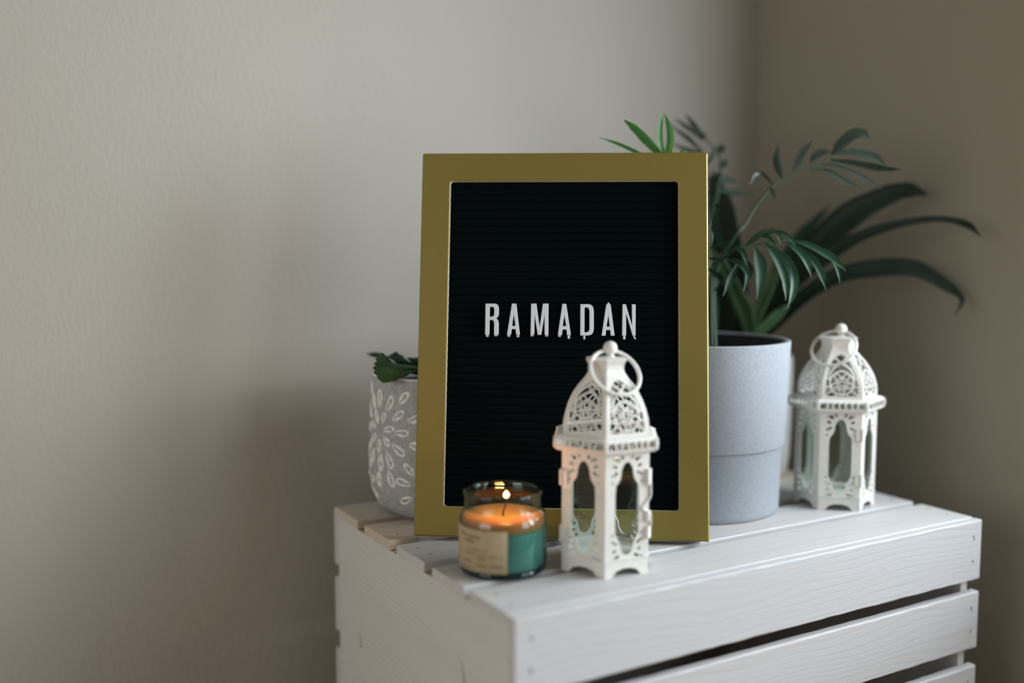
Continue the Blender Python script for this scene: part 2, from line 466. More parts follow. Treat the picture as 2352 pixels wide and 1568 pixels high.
def slat(x0, x1, y0, y1, z0, z1, mat, name='slat', jit=.035, bev=.07, n=46, axis='x', mats=None, soft=None):
    """a sawn board: chamfered section swept along its length with slightly uneven edges"""
    if axis == 'x': L0, L1, a0, a1 = x0, x1, y0, y1
    else: L0, L1, a0, a1 = y0, y1, x0, x1
    rings = []
    base = [(a0 + bev, z0), (a1 - bev, z0), (a1, z0 + bev), (a1, z1 - bev), (a1 - bev, z1), (a0 + bev, z1), (a0, z1 - bev), (a0, z0 + bev)]
    st = [L0, L0 + bev] + [L0 + (L1 - L0) * i / n for i in range(1, n)] + [L1 - bev, L1]
    for i, l in enumerate(st):
        sh = bev * .8 if i in (0, len(st) - 1) else 0
        r = []
        for q, (a, z) in enumerate(base):
            # the wide faces stay flat; only where the worn corners begin is uneven
            a += (sh if q in (0, 5, 6, 7) else -sh)
            z += (sh if q in (0, 1, 2, 7) else -sh)
            if q in (0, 1, 4, 5): a += rng.uniform(0, jit * 1.6) * (1 if q in (0, 5) else -1)
            else: z += rng.uniform(0, jit * 1.6) * (1 if q in (2, 7) else -1)
            r.append((l, a, z) if axis == 'x' else (a, l, z))
        rings.append(r)
    v, f = loft(rings)
    return mk(name, v, f, mat, crate, origin=((x0 + x1) / 2, (y0 + y1) / 2, (z0 + z1) / 2))

TOP = [(26.0, 31.5 - T, M['wood_thin_shaded']), (19.2, 24.4, M['wood_thin_shaded']), (13.0, 17.93, M['wood_top']), (6.83, 11.66, M['wood_top']), (T + .06, 5.85 + .93, M['wood_top'])]
# slat 5 reaches almost to slat 4; a hairline joint is left between them and to the front slat
TOP[4] = (T + .05, 6.0, M['wood_top'])
def staple(p, along, up, parent, length=.34, wid=.07):
    """a wire staple sunk flush in the wood"""
    p, along, up = Vector(p), Vector(along).normalized(), Vector(up).normalized()
    s = along.cross(up)
    v = [tuple(p + along * a * length / 2 + s * b * wid / 2 + up * c) for a in (-1, 1) for b in (-1, 1) for c in (-.05, .012)]
    return mk('staple', v, BF, M['nail'], parent)
slats_top = []
for y0, y1, mt in TOP:
    o = slat(0, CL, y0, y1, -T, 0, mt)
    slats_top.append(o)
    for k, fy in enumerate((.3, .72)):
        yy = y0 + (y1 - y0) * fy
        for xx in (1.25, CL - 1.1):
            staple((xx + rng.uniform(-.25, .25), yy + rng.uniform(-.2, .2), 0), (1, rng.uniform(-.8, .1), 0), (0, 0, 1), o, rng.uniform(.2, .42), .09)
FZ = [(-5.16, -.02), (-11.2, -6.24), (-17.7, -12.75), (-24.0, -19.0)]
for i, (z0, z1) in enumerate(FZ):
    o = slat(0, CL, 0, T, z0, z1, M['wood_front'], bev=.055, jit=.06)
    for xx in (1.15, CL - 1.0):
        for fz in (.32, .72):
            staple((xx + rng.uniform(-.1, .1), 0, z0 + (z1 - z0) * fz), (rng.uniform(-.5, .3), 0, 1), (0, -1, 0), o, rng.uniform(.3, .5), .09)
    slat(0, CL, CD - T, CD, z0, z1 - (.0 if i else .02), M['wood_front'], bev=.09)
# end boards stand inside the slats; their sawn top edge shows in the gaps between the top slats
for x0, x1 in ((.12, 1.32), (CL - 1.35, CL - .55)):
    v, f = box(x0, x1, T, CD - T, -24.0, -T - .01)
    o = mk('end_panel', v, f, M['wood_end'], crate, mats=[M['wood_end'], M['raw']], fmat=[1 if i == 5 else 0 for i in range(6)])
    # after normal recalculation the face order is kept: the upward face takes the raw edge
    for p in o.data.polygons:
        p.material_index = 1 if p.normal.z > .9 else 0
    if x0 < 1:
        endp = o
# two dark-rimmed knots in the left end board
def knot(yc, zc, ry, rz, parent, name='knot', a0=0, a1=2 * math.pi, w0=.05, w1=.14):
    n = 28; rings = []
    for i in range(n + 1):
        a = a0 + (a1 - a0) * i / n
        wv = (w0 + (w1 - w0) * max(0, math.cos(a + .4))) * (1 if a1 - a0 > 6 else math.sin(math.pi * i / n) ** .5 + .05)
        c, s = math.cos(a), math.sin(a)
        rings.append([(.12 - .012, yc - (ry + wv) * c, zc + (rz + wv) * s), (.12 - .012, yc - ry * c, zc + ry * 0 + rz * s),
                      (.12 + .03, yc - ry * c, zc + rz * s), (.12 + .03, yc - (ry + wv) * c, zc + (rz + wv) * s)])
    v, f = loft(rings)
    return mk(name, v, f, M['knot'], parent)
def on_end(u, v):
    d = FW + RT * ((u - 1176) / F_PX) - UP * ((v - 784) / F_PX)
    return CAM + d * ((.12 - CAM.x) / d.x)
p = on_end(827, 1471); knot(p.y, p.z, .32, .50, endp, w0=.02, w1=.10)
p = on_end(1050, 1585); knot(p.y, p.z, 1.1, 2.6, endp, a0=-.2, a1=1.45, w0=.02, w1=.2)

# ------------------------------------------------------------------ the letter board
B0 = Vector((1.705, 18.438, .35)); BYAW, LEAN, BW, BH, MW = -0.597, 0.187, 22.9, 30.61, 2.31
BE = Vector((math.cos(BYAW), math.sin(BYAW), 0)); BN = Vector((-math.sin(BYAW), math.cos(BYAW), 0))
BU = BN * math.sin(LEAN) + Vector((0, 0, 1)) * math.cos(LEAN)
BB = BN * math.cos(LEAN) - Vector((0, 0, 1)) * math.sin(LEAN)      # points away from the viewer
def bp(s, t, d): return B0 + BE * s + BU * t - BB * d               # d: towards the viewer
board = thing('letter_board', 'gold-framed black felt letter board leaning against the smooth grey pot', 'letter board', tuple(B0 + BE * BW / 2 + BB * .6 + Vector((0, 0, -.35))))
def rrect(inset, rad, d, k=5):
    x0, x1, y0, y1 = inset, BW - inset, inset, BH - inset
    out = []
    for cx, cy, a0 in ((x1 - rad, y1 - rad, 0), (x0 + rad, y1 - rad, 90), (x0 + rad, y0 + rad, 180), (x1 - rad, y0 + rad, 270)):
        for i in range(k + 1):
            a = math.radians(a0 + 90 * i / k)
            out.append(tuple(bp(cx + rad * math.cos(a), cy + rad * math.sin(a), d)))
    return out
DT = 1.25
v, f = loft([rrect(.05, .12, -DT), rrect(0, .12, -.2), rrect(.03, .13, -.07), rrect(.12, .16, 0), rrect(MW - .06, .32, 0), rrect(MW - .01, .27, -.03), rrect(MW, .26, -.10)], cap=False)
mk('frame', v, f, M['gold'], board)
v, f = loft([rrect(MW, .26, -.10), rrect(MW + .01, .25, -.5)], cap=False)
mk('cut_edge', v, f, M['goldraw'], board)
# ribbed felt: each rib a rounded ridge
rows, g = 42, []
pr = []
H0, H1 = MW - .15, BH - MW + .15
for i in range(rows):
    t0 = H0 + (H1 - H0) * i / rows; dt = (H1 - H0) / rows
    pr += [(t0, -.50), (t0 + dt * .06, -.50), (t0 + dt * .14, -.42), (t0 + dt * .38, -.38), (t0 + dt * .66, -.38), (t0 + dt * .9, -.42), (t0 + dt * .97, -.50)]
pr.append((H1, -.50))
X0, X1 = MW - .15, BW - MW + .15
v = [tuple(bp(x, t, d)) for x in (X0, X1) for t, d in pr]
n = len(pr)
mk('felt_panel', v, [(i, i + 1, n + i + 1, n + i) for i in range(n - 1)], M['felt'], board)
v = [tuple(bp(x, y, d)) for x in (.1, BW - .1) for y in (.1, BH - .1) for d in (-DT, -.95)]
mk('back_panel', v, BF, M['backing'], board)

# ------------------------------------------------------------------ the seven letters
def on_board(zx, zy, d=-.28):
    u, v_ = 1080 + zx / 5.6, 670 + zy / 5.6
    dr = FW + RT * ((u - 1176) / F_PX) - UP * ((v_ - 784) / F_PX)
    pl = B0 - BB * d
    q = CAM + dr * ((pl - CAM).dot(BB) / dr.dot(BB)) - pl
    return q.dot(BE), q.dot(BU)
R_ = ([(195, 150), (325, 150), (350, 158), (366, 182), (372, 225), (371, 285), (362, 318), (338, 342), (358, 358), (369, 392), (370, 430), (368, 555), (304, 555), (305, 402), (299, 378), (282, 366), (253, 366), (250, 555), (189, 555)],
      [(257, 197), (288, 197), (302, 208), (307, 232), (306, 285), (299, 308), (285, 317), (254, 317)])
A_ = ([(535, 150), (596, 150), (643, 556), (590, 556), (580, 484), (537, 484), (527, 556), (470, 556)], [(560, 312), (578, 436), (543, 436)])
M_ = ([(781, 150), (854, 150), (893, 435), (932, 150), (1010, 150), (1008, 556), (953, 556), (953, 335), (917, 558), (865, 558), (831, 330), (828, 556), (773, 556)],)
A2_ = ([(1182, 153), (1238, 153), (1298, 560), (1242, 560), (1235, 489), (1190, 489), (1183, 560), (1123, 560)], [(1211, 320), (1230, 438), (1193, 438)])
D_ = ([(1414, 157), (1525, 157), (1560, 168), (1582, 195), (1592, 240), (1592, 480), (1584, 525), (1562, 552), (1525, 565), (1412, 565)],
      [(1474, 205), (1502, 205), (1520, 215), (1530, 245), (1530, 478), (1522, 504), (1502, 518), (1472, 518)])
A3_ = ([(1746, 160), (1808, 160), (1860, 568), (1805, 568), (1797, 496), (1750, 496), (1743, 568), (1685, 568)], [(1776, 325), (1790, 445), (1757, 445)])
N_ = ([(1955, 158), (2003, 158), (2077, 415), (2075, 158), (2130, 160), (2128, 567), (2086, 567), (2008, 300), (2007, 567), (1950, 567)],)
LET = [('R', R_, [(220, 564, 16, 14, 0), (330, 559, 18, 10, 0)], 'white plastic letter R that begins the word on the black board'),
       ('A', A_, [(497, 565, 16, 12, 0), (614, 569, 16, 13, 0)], 'white plastic letter A standing directly after the letter R'),
       ('M', M_, [(795, 561, 17, 10, 0), (983, 563, 17, 11, 0)], 'white plastic letter M, the widest letter of the word'),
       ('A', A2_, [(1150, 567, 16, 12, 0), (1268, 580, 15, 22, 0)], 'white plastic letter A in the middle of the word, between M and D'),
       ('D', D_, [(1467, 585, 13, 25, 0)], 'white plastic letter D with a single peg below its foot'),
       ('A', A3_, [(1779, 152, 14, 12, 0)], 'white plastic letter A with a peg on its top, between D and N'),
       ('N', N_, [(1982, 585, 15, 26, 0), (2112, 584, 10, 26, .5)], 'white plastic letter N that ends the word on the board')]
for ch, polys, pegs, lab in LET:
    P2 = [[on_board(*p) for p in q] for q in polys]
    v, f = filled(P2, .11, .025, 2, .022)
    pos = [bp(x, y, -.26 + z) for x, y, z in v]
    cx = sum(p[0] for p in P2[0]) / len(P2[0]); cy = min(p[1] for p in P2[0])
    o = mk('letter', pos, f, M['letter'], None, origin=tuple(bp(cx, cy, -.37)))
    tag(o, lab, 'letter', 'letters on the black felt board')
    for zx, zy, hw, hh, sk in pegs:
        q = [(zx - hw - sk * hh, zy - hh), (zx + hw - sk * hh, zy - hh), (zx + hw + sk * hh, zy + hh), (zx - hw + sk * hh, zy + hh)]
        vv, ff = filled([[on_board(*p) for p in q]], .06, .015, 1)
        mk('peg', [bp(x, y, -.30 + z) for x, y, z in vv], ff, M['letter'], o)

# ------------------------------------------------------------------ smooth grey pot with the parlour palm
GX, GY = 28.37, 16.38
palm = thing('potted_palm', 'parlour palm with feathery fronds in a smooth light grey stepped pot behind the board', 'potted plant', (GX, GY, 0))
prof = [(6.9, 0.0), (7.2, .02), (7.32, .14), (7.36, .5), (7.52, 5.78), (7.56, 5.84), (7.72, 5.90), (7.77, 6.0), (8.05, 14.72), (8.03, 14.84), (7.95, 14.88), (7.62, 14.88), (7.56, 14.8), (7.42, 12.0)]
v, f = lathe(prof, GX, GY, 96)
mk('pot', v, f, M['concrete'], palm, smooth=True)
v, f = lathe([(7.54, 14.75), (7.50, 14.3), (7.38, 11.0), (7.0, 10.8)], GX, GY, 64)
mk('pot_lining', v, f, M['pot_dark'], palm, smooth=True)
v, f = lathe([(7.45, 11.6), (6, 11.75), (4, 12.0), (2, 12.2), (.01, 12.3)], GX, GY, 40)
v = [(x, y, z + rng.uniform(-.15, .15)) for x, y, z in v]
mk('soil', v, f, M['soil'], palm, smooth=True)

def z4(X, Y): return 1360 + X / 2.5565, 230 + Y / 2.5565
KPX = 1 / 2.5565
def leaf(name, pts, mat, parent, d0, d1=None, tilt=.5, fold=.18, per=4, thick=0.0, px=z4, k=KPX):
    """a blade: pts are (x, y, width); depth runs from d0 at the base to d1 at the tip; 'tilt' turns the blade about its midrib"""
    if d1 is None: d1 = d0
    n = len(pts)
    P3 = []
    for i, (x, y, w) in enumerate(pts):
        t = i / (n - 1); d = d0 + (d1 - d0) * t
        q = at(*px(x, y), d)
        P3.append((q.x, q.y, q.z, w * k * d / F_PX))
    P = [Vector(p[:3]) for p in P3]
    P = catmull(P, per)
    ws = [p[3] for p in P3]
    Wd = []
    for i in range(n - 1):
        for j in range(per if n > 2 else max(per, 6)):
            t = j / (per if n > 2 else max(per, 6)); t = t * t * (3 - 2 * t)
            Wd.append(ws[i] + (ws[i + 1] - ws[i]) * t)
    Wd.append(ws[-1])
    v, f = [], []
    for i, p in enumerate(P):
        t = (P[min(i + 1, len(P) - 1)] - P[max(i - 1, 0)]).normalized()
        view = (p - CAM).normalized()
        side = t.cross(view)
        if side.length < 1e-5: side = RT.copy()
        side.normalize()
        nrm = side.cross(t).normalized()
        sd = (side * math.cos(tilt) + nrm * math.sin(tilt)).normalized()
        nn = t.cross(sd).normalized()
        w = max(Wd[i], .015) / max(.35, abs(math.cos(tilt)))
        for s in (-1, -.5, 0, .5, 1):
            v.append(tuple(p + sd * s * w / 2 + nn * (abs(s) - .5) * fold * w))
    for i in range(len(P) - 1):
        for s in range(4):
            f.append((i * 5 + s, i * 5 + s + 1, (i + 1) * 5 + s + 1, (i + 1) * 5 + s))
    o = mk(name, v, f, mat, parent, smooth=True)
    if thick:
        md = o.modifiers.new('thickness', 'SOLIDIFY'); md.thickness = thick * S; md.offset = 0
    return o

def frond(pts, d, rad, mat, foot=None):
    """the frond's rachis; pts (x, y) or (x, y, depth); foot is where it leaves the soil"""
    P = [at(*z4(p[0], p[1]), p[2] if len(p) > 2 else d) for p in pts]
    if foot: P = [Vector(foot)] + P
    P = catmull(P, 5)
    R = [rad * (1.25 - .85 * i / (len(P) - 1)) for i in range(len(P))]
    v, f = tube(P, R, 7)
    return mk('frond', v, f, mat, palm, smooth=True)

# frond that peers over the top of the board
fa = frond([(560, 1400, 90), (500, 900, 86), (450, 520, 84), (430, 380, 83.5)], 84, .14, M['stem'], (27.0, 15.6, 12.2))
for p, tl in (([(440, 390, 8), (250, 300, 22), (150, 255, 18), (40, 218, 3)], .3), ([(445, 385, 12), (385, 305, 42), (310, 225, 52), (250, 165, 42), (190, 118, 12)], .35),
              ([(430, 385, 10), (410, 300, 30), (398, 220, 30), (402, 145, 24), (418, 70, 3)], -.5), ([(435, 385, 14), (450, 300, 42), (462, 225, 42), (452, 150, 34), (425, 80, 4)], .3),
              ([(470, 390, 10), (515, 320, 20), (535, 297, 16), (548, 290, 4)], .3)):
    leaf('leaflet', p, M['palmlight'], fa, 83.5, 83, tl)
# blurred frond further back
fb = frond([(600, 1000, 93), (660, 760), (725, 600), (742, 500), (760, 420), (745, 330), (715, 280), (650, 215), (600, 160)], 97, .13, M['stem'], (29.4, 17.6, 12.2))
for p, tl in (([(650, 230, 14), (560, 160, 24), (490, 110, 8)], .3), ([(655, 212, 16), (600, 150, 30), (552, 85, 10)], .3), ([(645, 302, 14), (560, 220, 26), (450, 140, 6)], .3),
              ([(640, 310, 14), (560, 290, 24), (470, 255, 6)], .3), ([(735, 320, 16), (755, 285, 52), (770, 262, 20)], .2), ([(745, 400, 16), (768, 375, 48), (782, 350, 16)], .2),
              ([(735, 450, 16), (785, 465, 36), (845, 480, 12)], .4), ([(730, 520, 16), (820, 543, 36), (925, 552, 10)], .4), ([(735, 510, 12), (700, 480, 22), (660, 440, 6)], .2),
              ([(728, 560, 12), (700, 545, 22), (650, 540, 6)], .2), ([(640, 235, 14), (650, 215, 40), (668, 200, 14)], .3), ([(735, 420, 14), (745, 445, 46), (770, 470, 10)], .2),
              ([(715, 290, 12), (690, 350, 24), (640, 400, 6)], .3)):
    leaf('leaflet', p, M['palmdark'], fb, 97, 97.5, tl)
# frond that rises to the right over the corner
fc = frond([(720, 1050, 90), (840, 800), (895, 735), (950, 640), (1040, 520), (1110, 465), (1250, 405), (1390, 345), (1440, 312)], 88, .13, M['stem'], (29.8, 15.4, 12.2))
for p, tl, m_ in (([(1065, 500, 10), (1010, 440, 24), (965, 430, 22), (930, 495, 5)], .5, 'palmgrey'), ([(1045, 508, 14), (1060, 545, 30), (1072, 595, 4)], .2, 'palmgrey'),
              ([(1115, 460, 12), (1095, 400, 44), (1085, 340, 42), (1095, 250, 5)], .5, 'palmgrey'), ([(1180, 412, 14), (1210, 365, 44), (1245, 300, 42), (1297, 235, 5)], .6, 'palmgrey'),
              ([(1280, 362, 14), (1310, 328, 44), (1355, 305, 44), (1400, 305, 14)], .5, 'palmgrey'), ([(1405, 320, 14), (1460, 265, 64), (1530, 205, 68), (1590, 198, 50), (1628, 232, 8)], .6, 'palmgrey'),
              ([(1415, 318, 12), (1520, 305, 40), (1640, 328, 44), (1690, 355, 28), (1725, 388, 4)], .5, 'palmgrey'), ([(1395, 350, 12), (1530, 368, 32), (1660, 395, 40), (1740, 405, 26), (1818, 405, 4)], .4, 'clivia'),
              ([(1340, 375, 10), (1450, 392, 22), (1590, 455, 26), (1705, 522, 4)], .5, 'palmgrey'), ([(1285, 405, 10), (1390, 418, 26), (1480, 475, 30), (1592, 521, 4)], .5, 'palmgrey')):
    leaf('leaflet', p, M[m_], fc, 88, 87, tl)
# the drooping frond beside the board
fd = frond([(700, 1020, 86), (760, 940, 84), (850, 870), (950, 850), (1080, 830), (1180, 830), (1250, 850)], 83, .13, M['stem'], (28.6, 14.6, 12.2))
for p, tl, m_ in (([(980, 792, 10), (1050, 765, 24), (1095, 795, 24), (1110, 852, 4)], .5, 'palm'), ([(1010, 785, 10), (1100, 775, 26), (1165, 812, 26), (1200, 866, 4)], .5, 'palm'),
              ([(955, 800, 10), (1025, 798, 26), (1060, 832, 22), (1076, 866, 4)], .4, 'palm'), ([(1175, 822, 12), (1270, 850, 34), (1390, 912, 46), (1440, 950, 36), (1492, 1003, 4)], .5, 'palm'),
              ([(1140, 835, 10), (1215, 885, 44), (1265, 955, 42), (1290, 1044, 4)], .5, 'palm'), ([(1225, 862, 12), (1305, 945, 42), (1350, 1030, 38), (1373, 1113, 4)], .4, 'palm'),
              ([(1385, 915, 10), (1425, 955, 24), (1446, 1010, 20), (1456, 1075, 3)], .5, 'palm'), ([(1015, 843, 12), (1075, 900, 58), (1125, 1000, 66), (1142, 1090, 48), (1138, 1175, 5)], .4, 'palm'),
              ([(1080, 870, 12), (1150, 950, 52), (1185, 1040, 54), (1180, 1130, 40), (1148, 1222, 5)], .5, 'palm'), ([(955, 862, 14), (985, 950, 74), (990, 1040, 60), (968, 1172, 5)], .4, 'palmdark'),
              ([(795, 930, 10), (855, 952, 34), (895, 990, 32), (921, 1046, 4)], .4, 'palm'), ([(838, 858, 10), (880, 885, 34), (900, 925, 28), (913, 972, 4)], .4, 'palm'),
              
              ([(890, 865, 12), (955, 812, 34), (1015, 772, 32), (1085, 768, 6)], .4, 'palm'), 
              ([(865, 940, 14), (815, 1050, 46), (768, 1152, 5)], .3, 'palmdark'), ([(895, 925, 14), (922, 1000, 50), (890, 1122, 5)], .4, 'palmdark')):
    leaf('leaflet', p, M[m_], fd, 83, 82, tl)

# a shorter frond hugging the edge of the board
fe = frond([(665, 1150, 86), (678, 985, 84), (686, 860), (690, 760), (700, 700)], 83, .10, M['stem'], (28.0, 14.2, 12.2))
for p, tl, m_ in (([(680, 928, 10), (735, 938, 22), (778, 966, 4)], .3, 'palm'), ([(678, 985, 12), (708, 1015, 28), (719, 1052, 4)], .3, 'palm'),
              ([(700, 700, 8), (738, 655, 16), (728, 616, 14), (762, 604, 4)], .3, 'palm'), ([(692, 745, 8), (712, 780, 18), (706, 840, 4)], .3, 'palm'),
              ([(685, 870, 10), (740, 850, 26), (805, 832, 6)], .3, 'palmdark'), ([(678, 990, 12), (755, 1050, 40), (705, 1135, 5)], .3, 'palmdark')):
    leaf('leaflet', p, M[m_], fe, 83.5, 83, tl)

# ------------------------------------------------------------------ white pot with the strap-leaved plant
WX, WY = 42.0, 24.1
cl = thing('potted_strap_plant', 'dark green plant with broad arching strap leaves in a white pot at the back corner', 'potted plant', (WX, WY, 0))
v, f = lathe([(3.6, 0), (3.9, .05), (4.1, .4), (4.3, 2), (4.4, 6), (4.42, 11.7), (4.36, 12.05), (4.2, 12.1), (4.1, 11.9), (4.05, 10.0)], WX, WY, 64)
mk('pot', v, f, M['whitepot'], cl, smooth=True)
v, f = lathe([(4.07, 10.6), (2.5, 10.9), (.01, 11.0)], WX, WY, 32)
mk('soil', v, f, M['soil'], cl, smooth=True)
D = 101.5
for p, m_, a, b_, tl in (
    ([(930, 1440, 60), (950, 1340, 70), (1060, 1180, 100), (1190, 1010, 120), (1330, 850, 150), (1500, 690, 160), (1700, 575, 125), (1850, 530, 90), (1968, 552, 22)], 'clivia', D, 96, .25),
    ([(960, 1440, 60), (985, 1340, 70), (1150, 1100, 100), (1350, 930, 105), (1600, 790, 62), (1850, 716, 42), (2050, 698, 34), (2200, 730, 40), (2284, 800, 6)], 'clivia', D, 89.5, .35),
    ([(970, 1440, 60), (1010, 1370, 75), (1110, 1270, 85), (1260, 1140, 85), (1450, 1030, 95), (1700, 985, 105), (1900, 990, 95), (2060, 1075, 70), (2170, 1165, 30), (2130, 1262, 5)], 'clivia', D, 93, .3),
    ([(880, 1440, 70), (870, 1330, 90), (850, 1150, 140), (805, 900, 165), (762, 660, 160), (725, 500, 90), (702, 420, 10)], 'clivia', D, 103, .2),
    ([(940, 1440, 50), (960, 1330, 60), (1100, 1010, 85), (1230, 800, 75), (1330, 690, 40), (1392, 622, 10)], 'palmdark', D, 105, .4),
    ([(930, 1440, 60), (925, 1340, 75), (890, 1220, 100), (835, 1110, 85), (760, 960, 60), (700, 880, 20)], 'cliviapale', D - 3, 97, .3),
    ([(770, 1440, 90), (775, 1300, 120), (770, 1100, 110), (740, 900, 80), (700, 800, 20)], 'clivia', D - 1, 100, .3),
    ([(925, 1440, 50), (945, 1330, 60), (1010, 1160, 64), (1090, 1000, 40), (1130, 920, 10)], 'cliviapale', D - 3, 98, .4),
    ([(960, 1440, 40), (990, 1360, 55), (1080, 1270, 60), (1150, 1210, 20)], 'cliviapale', D - 3.5, 97.5, .3),
    ([(690, 1440, 60), (700, 1330, 60), (705, 1200, 60), (690, 1050, 20)], 'cliviapale', D - 3, 99, .3)):
    leaf('leaf', p, M[m_], cl, a, b_, tl, fold=.22, per=5, thick=.08)
# folded leaf bases down to the soil
g = G()
for k in range(7):
    a = 2 * math.pi * k / 7
    top = at(*z4(880 + 30 * math.sin(k), 1400), D - 1 + math.cos(a) * 1.2)
    v, f = tube([(WX + 1.2 * math.cos(a), WY + 1.2 * math.sin(a), 10.8), tuple((Vector((WX, WY, 11.5)) + top) / 2), tuple(top)], [.8, .7, .45], 8)
    g.add(v, f)
g.make('leaf_base', M['cliviapale'], cl, smooth=True)

# ------------------------------------------------------------------ patterned pot with the small leafy plant
LX, LY, LR, LH = 7.7, 26.05, 6.0, 12.04
lp = thing('potted_herb', 'small plant with scalloped leaves in a grey pot with white petals, left of the board', 'potted plant', (LX, LY, 0))
PROF = [(.62, 0), (.74, .25), (.83, .7), (.90, 1.3), (.96, 2.2), (1.0, 3.5), (1.0, 5.0), (.985, 8.0), (.95, LH)]
def lrad(z):
    for (k0, z0), (k1, z1) in zip(PROF, PROF[1:]):
        if z <= z1: return LR * (k0 + (k1 - k0) * (z - z0) / (z1 - z0))
    return LR * PROF[-1][0]
pp = [(.01, 0)] + [(lrad(z), z) for z in [0, .25, .5, .7, 1, 1.3, 1.8, 2.2, 2.8, 3.5, 4.2, 5, 6.5, 8, 9.5, 11, LH - .12]] + [(LR * .945, LH), (LR * .93, LH + .03), (LR * .88, LH), (LR * .87, LH - .3), (LR * .87, 11)]
v, f = lathe(pp, LX, LY, 96)
lpot = mk('pot', v, f, M['leftpot'], lp, smooth=True)
v, f = lathe([(LR * .868, 11.2), (3, 11.35), (.01, 11.4)], LX, LY, 40)
mk('soil', v, f, M['soil'], lp, smooth=True)
v, f = lathe([(LR * .948, LH - .06), (LR * .955, LH - .01), (LR * .94, LH + .06), (LR * .915, LH + .06), (LR * .905, LH)], LX, LY, 96)
mk('rim', v, f, M['petal'], lp, smooth=True)
def petal(th, z, ang, ln, wd):
    """a raised loop on the pot wall: th round the pot, ang its direction there"""
    n = 22; rings = []
    for i in range(n + 1):
        a = math.pi * .12 + (2 * math.pi - math.pi * .24) * i / n
        # teardrop: rounded at the outer end, open and narrow at the inner end
        lx = -math.cos(a) * ln / 2; ly = math.sin(a) * wd / 2 * (.62 + .38 * (-math.cos(a)))
        x0, y0 = -lx, ly
        # outer end is +x
        w = wd * .23 * (1 + .25 * math.sin(3 * a + ln * 9))
        q = []
        for dr, h in ((-w, .0), (-w * .6, .07), (0, .10), (w * .6, .07), (w, .0)):
            sc = 1 + dr / max(.12, math.hypot(x0, y0))
            px_, py_ = -x0 * sc, y0 * sc
            hx = px_ * math.cos(ang) - py_ * math.sin(ang); hz = px_ * math.sin(ang) + py_ * math.cos(ang)
            zz = min(max(z + hz, .12), LH - .15); r = lrad(zz) + h - .015
            t = th + hx / LR
            q.append((LX + r * math.cos(t), LY + r * math.sin(t), zz))
        rings.append(q)
    v, f = loft(rings, close=False)
    return mk('petal', v, f, M['petal'], lpot, smooth=True)
# daisy-like rosettes round the pot
view_th = math.atan2(CAM.y - LY, CAM.x - LX)
ros = []
for k in range(4):
    ros.append((view_th - .98 + k * 1.571, 7.6)); ros.append((view_th - .1 + k * 1.571, 3.0))
for ri, (t0, zc) in enumerate(ros):
    big = ri % 2 == 0
    for R, nn, ln, wd, off in ((1.2, 7, 1.1, .6, .2), (2.6, 12, 1.35, .72, .05), (4.05, 13, 1.25, .7, .28)) if big else ((1.0, 6, 1.0, .6, .3), (2.45, 11, 1.25, .68, .1)):
        for j in range(nn):
            a = off + 2 * math.pi * j / nn + rng.uniform(-.06, .06)
            z = zc + R * math.sin(a)
            if z < .7 or z > LH - .75: continue
            if any(rj != ri and math.hypot(((t0 + R * math.cos(a) / LR - t2 + math.pi) % (2 * math.pi) - math.pi) * LR, z - z2) < (R - .2 if rj % 2 == big else R) for rj, (t2, z2) in enumerate(ros)): continue
            petal(t0 + R * math.cos(a) / LR, z, a, ln * rng.uniform(.85, 1.2), wd * rng.uniform(.85, 1.1))

def z5(X, Y): return 820 + X / 13.07, 780 + Y / 13.07
def blade(outline, centre, d, mat, bow, dedge=None, waves=.0):
    """a rounded leaf: outline in photo detail coordinates, centre bowed towards the viewer"""
    n = len(outline)
    de = dedge or [d] * n
    v = [tuple(at(*z5(*centre), d - bow))]
    for q, ring in enumerate((.35, .7, 1.0)):
        for i, (x, y) in enumerate(outline):
            X = centre[0] + (x - centre[0]) * ring; Y = centre[1] + (y - centre[1]) * ring
            dd = d - bow * (1 - ring ** 2) + (de[i] - d) * ring + waves * ring * (1 if i % 2 else -1)
            v.append(tuple(at(*z5(X, Y), dd)))
    f = [(0, 1 + i, 1 + (i + 1) % n) for i in range(n)]
    for r in range(2):
        for i in range(n):
            j = (i + 1) % n
            f.append((1 + r * n + i, 1 + (r + 1) * n + i, 1 + (r + 1) * n + j, 1 + r * n + j))
    o = mk('leaf', v, f, mat, lp, smooth=True)
    return o
LD = 80.5
blade([(1190, 740), (1020, 620), (880, 520), (830, 440), (755, 380), (690, 430), (640, 510), (560, 570), (555, 610), (600, 650), (505, 690), (512, 735), (560, 765), (475, 830), (490, 890), (545, 915), (490, 980), (530, 1030), (590, 1060), (600, 1140), (680, 1220), (790, 1300), (980, 1270), (1180, 1215), (1380, 1130), (1560, 1050), (1680, 950), (1780, 880), (1900, 850), (1800, 790), (1560, 755), (1340, 735)],
      (1080, 850), LD, M['herb'], .55, [LD + .3] * 5 + [LD + 1.1] * 7 + [LD + .3] * 10 + [LD - .1] * 3 + [LD + .8] * 7, .17)
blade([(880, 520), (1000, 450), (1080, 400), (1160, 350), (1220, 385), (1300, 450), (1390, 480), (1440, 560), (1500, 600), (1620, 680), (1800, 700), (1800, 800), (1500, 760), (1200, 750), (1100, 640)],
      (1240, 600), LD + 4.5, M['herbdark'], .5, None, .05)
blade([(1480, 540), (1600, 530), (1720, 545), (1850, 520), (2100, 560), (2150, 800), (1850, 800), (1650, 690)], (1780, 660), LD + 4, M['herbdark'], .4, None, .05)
blade([(265, 425), (400, 395), (540, 370), (680, 385), (760, 430), (740, 520), (560, 545), (430, 500)], (540, 455), LD + 8, M['palmdark'], .3)
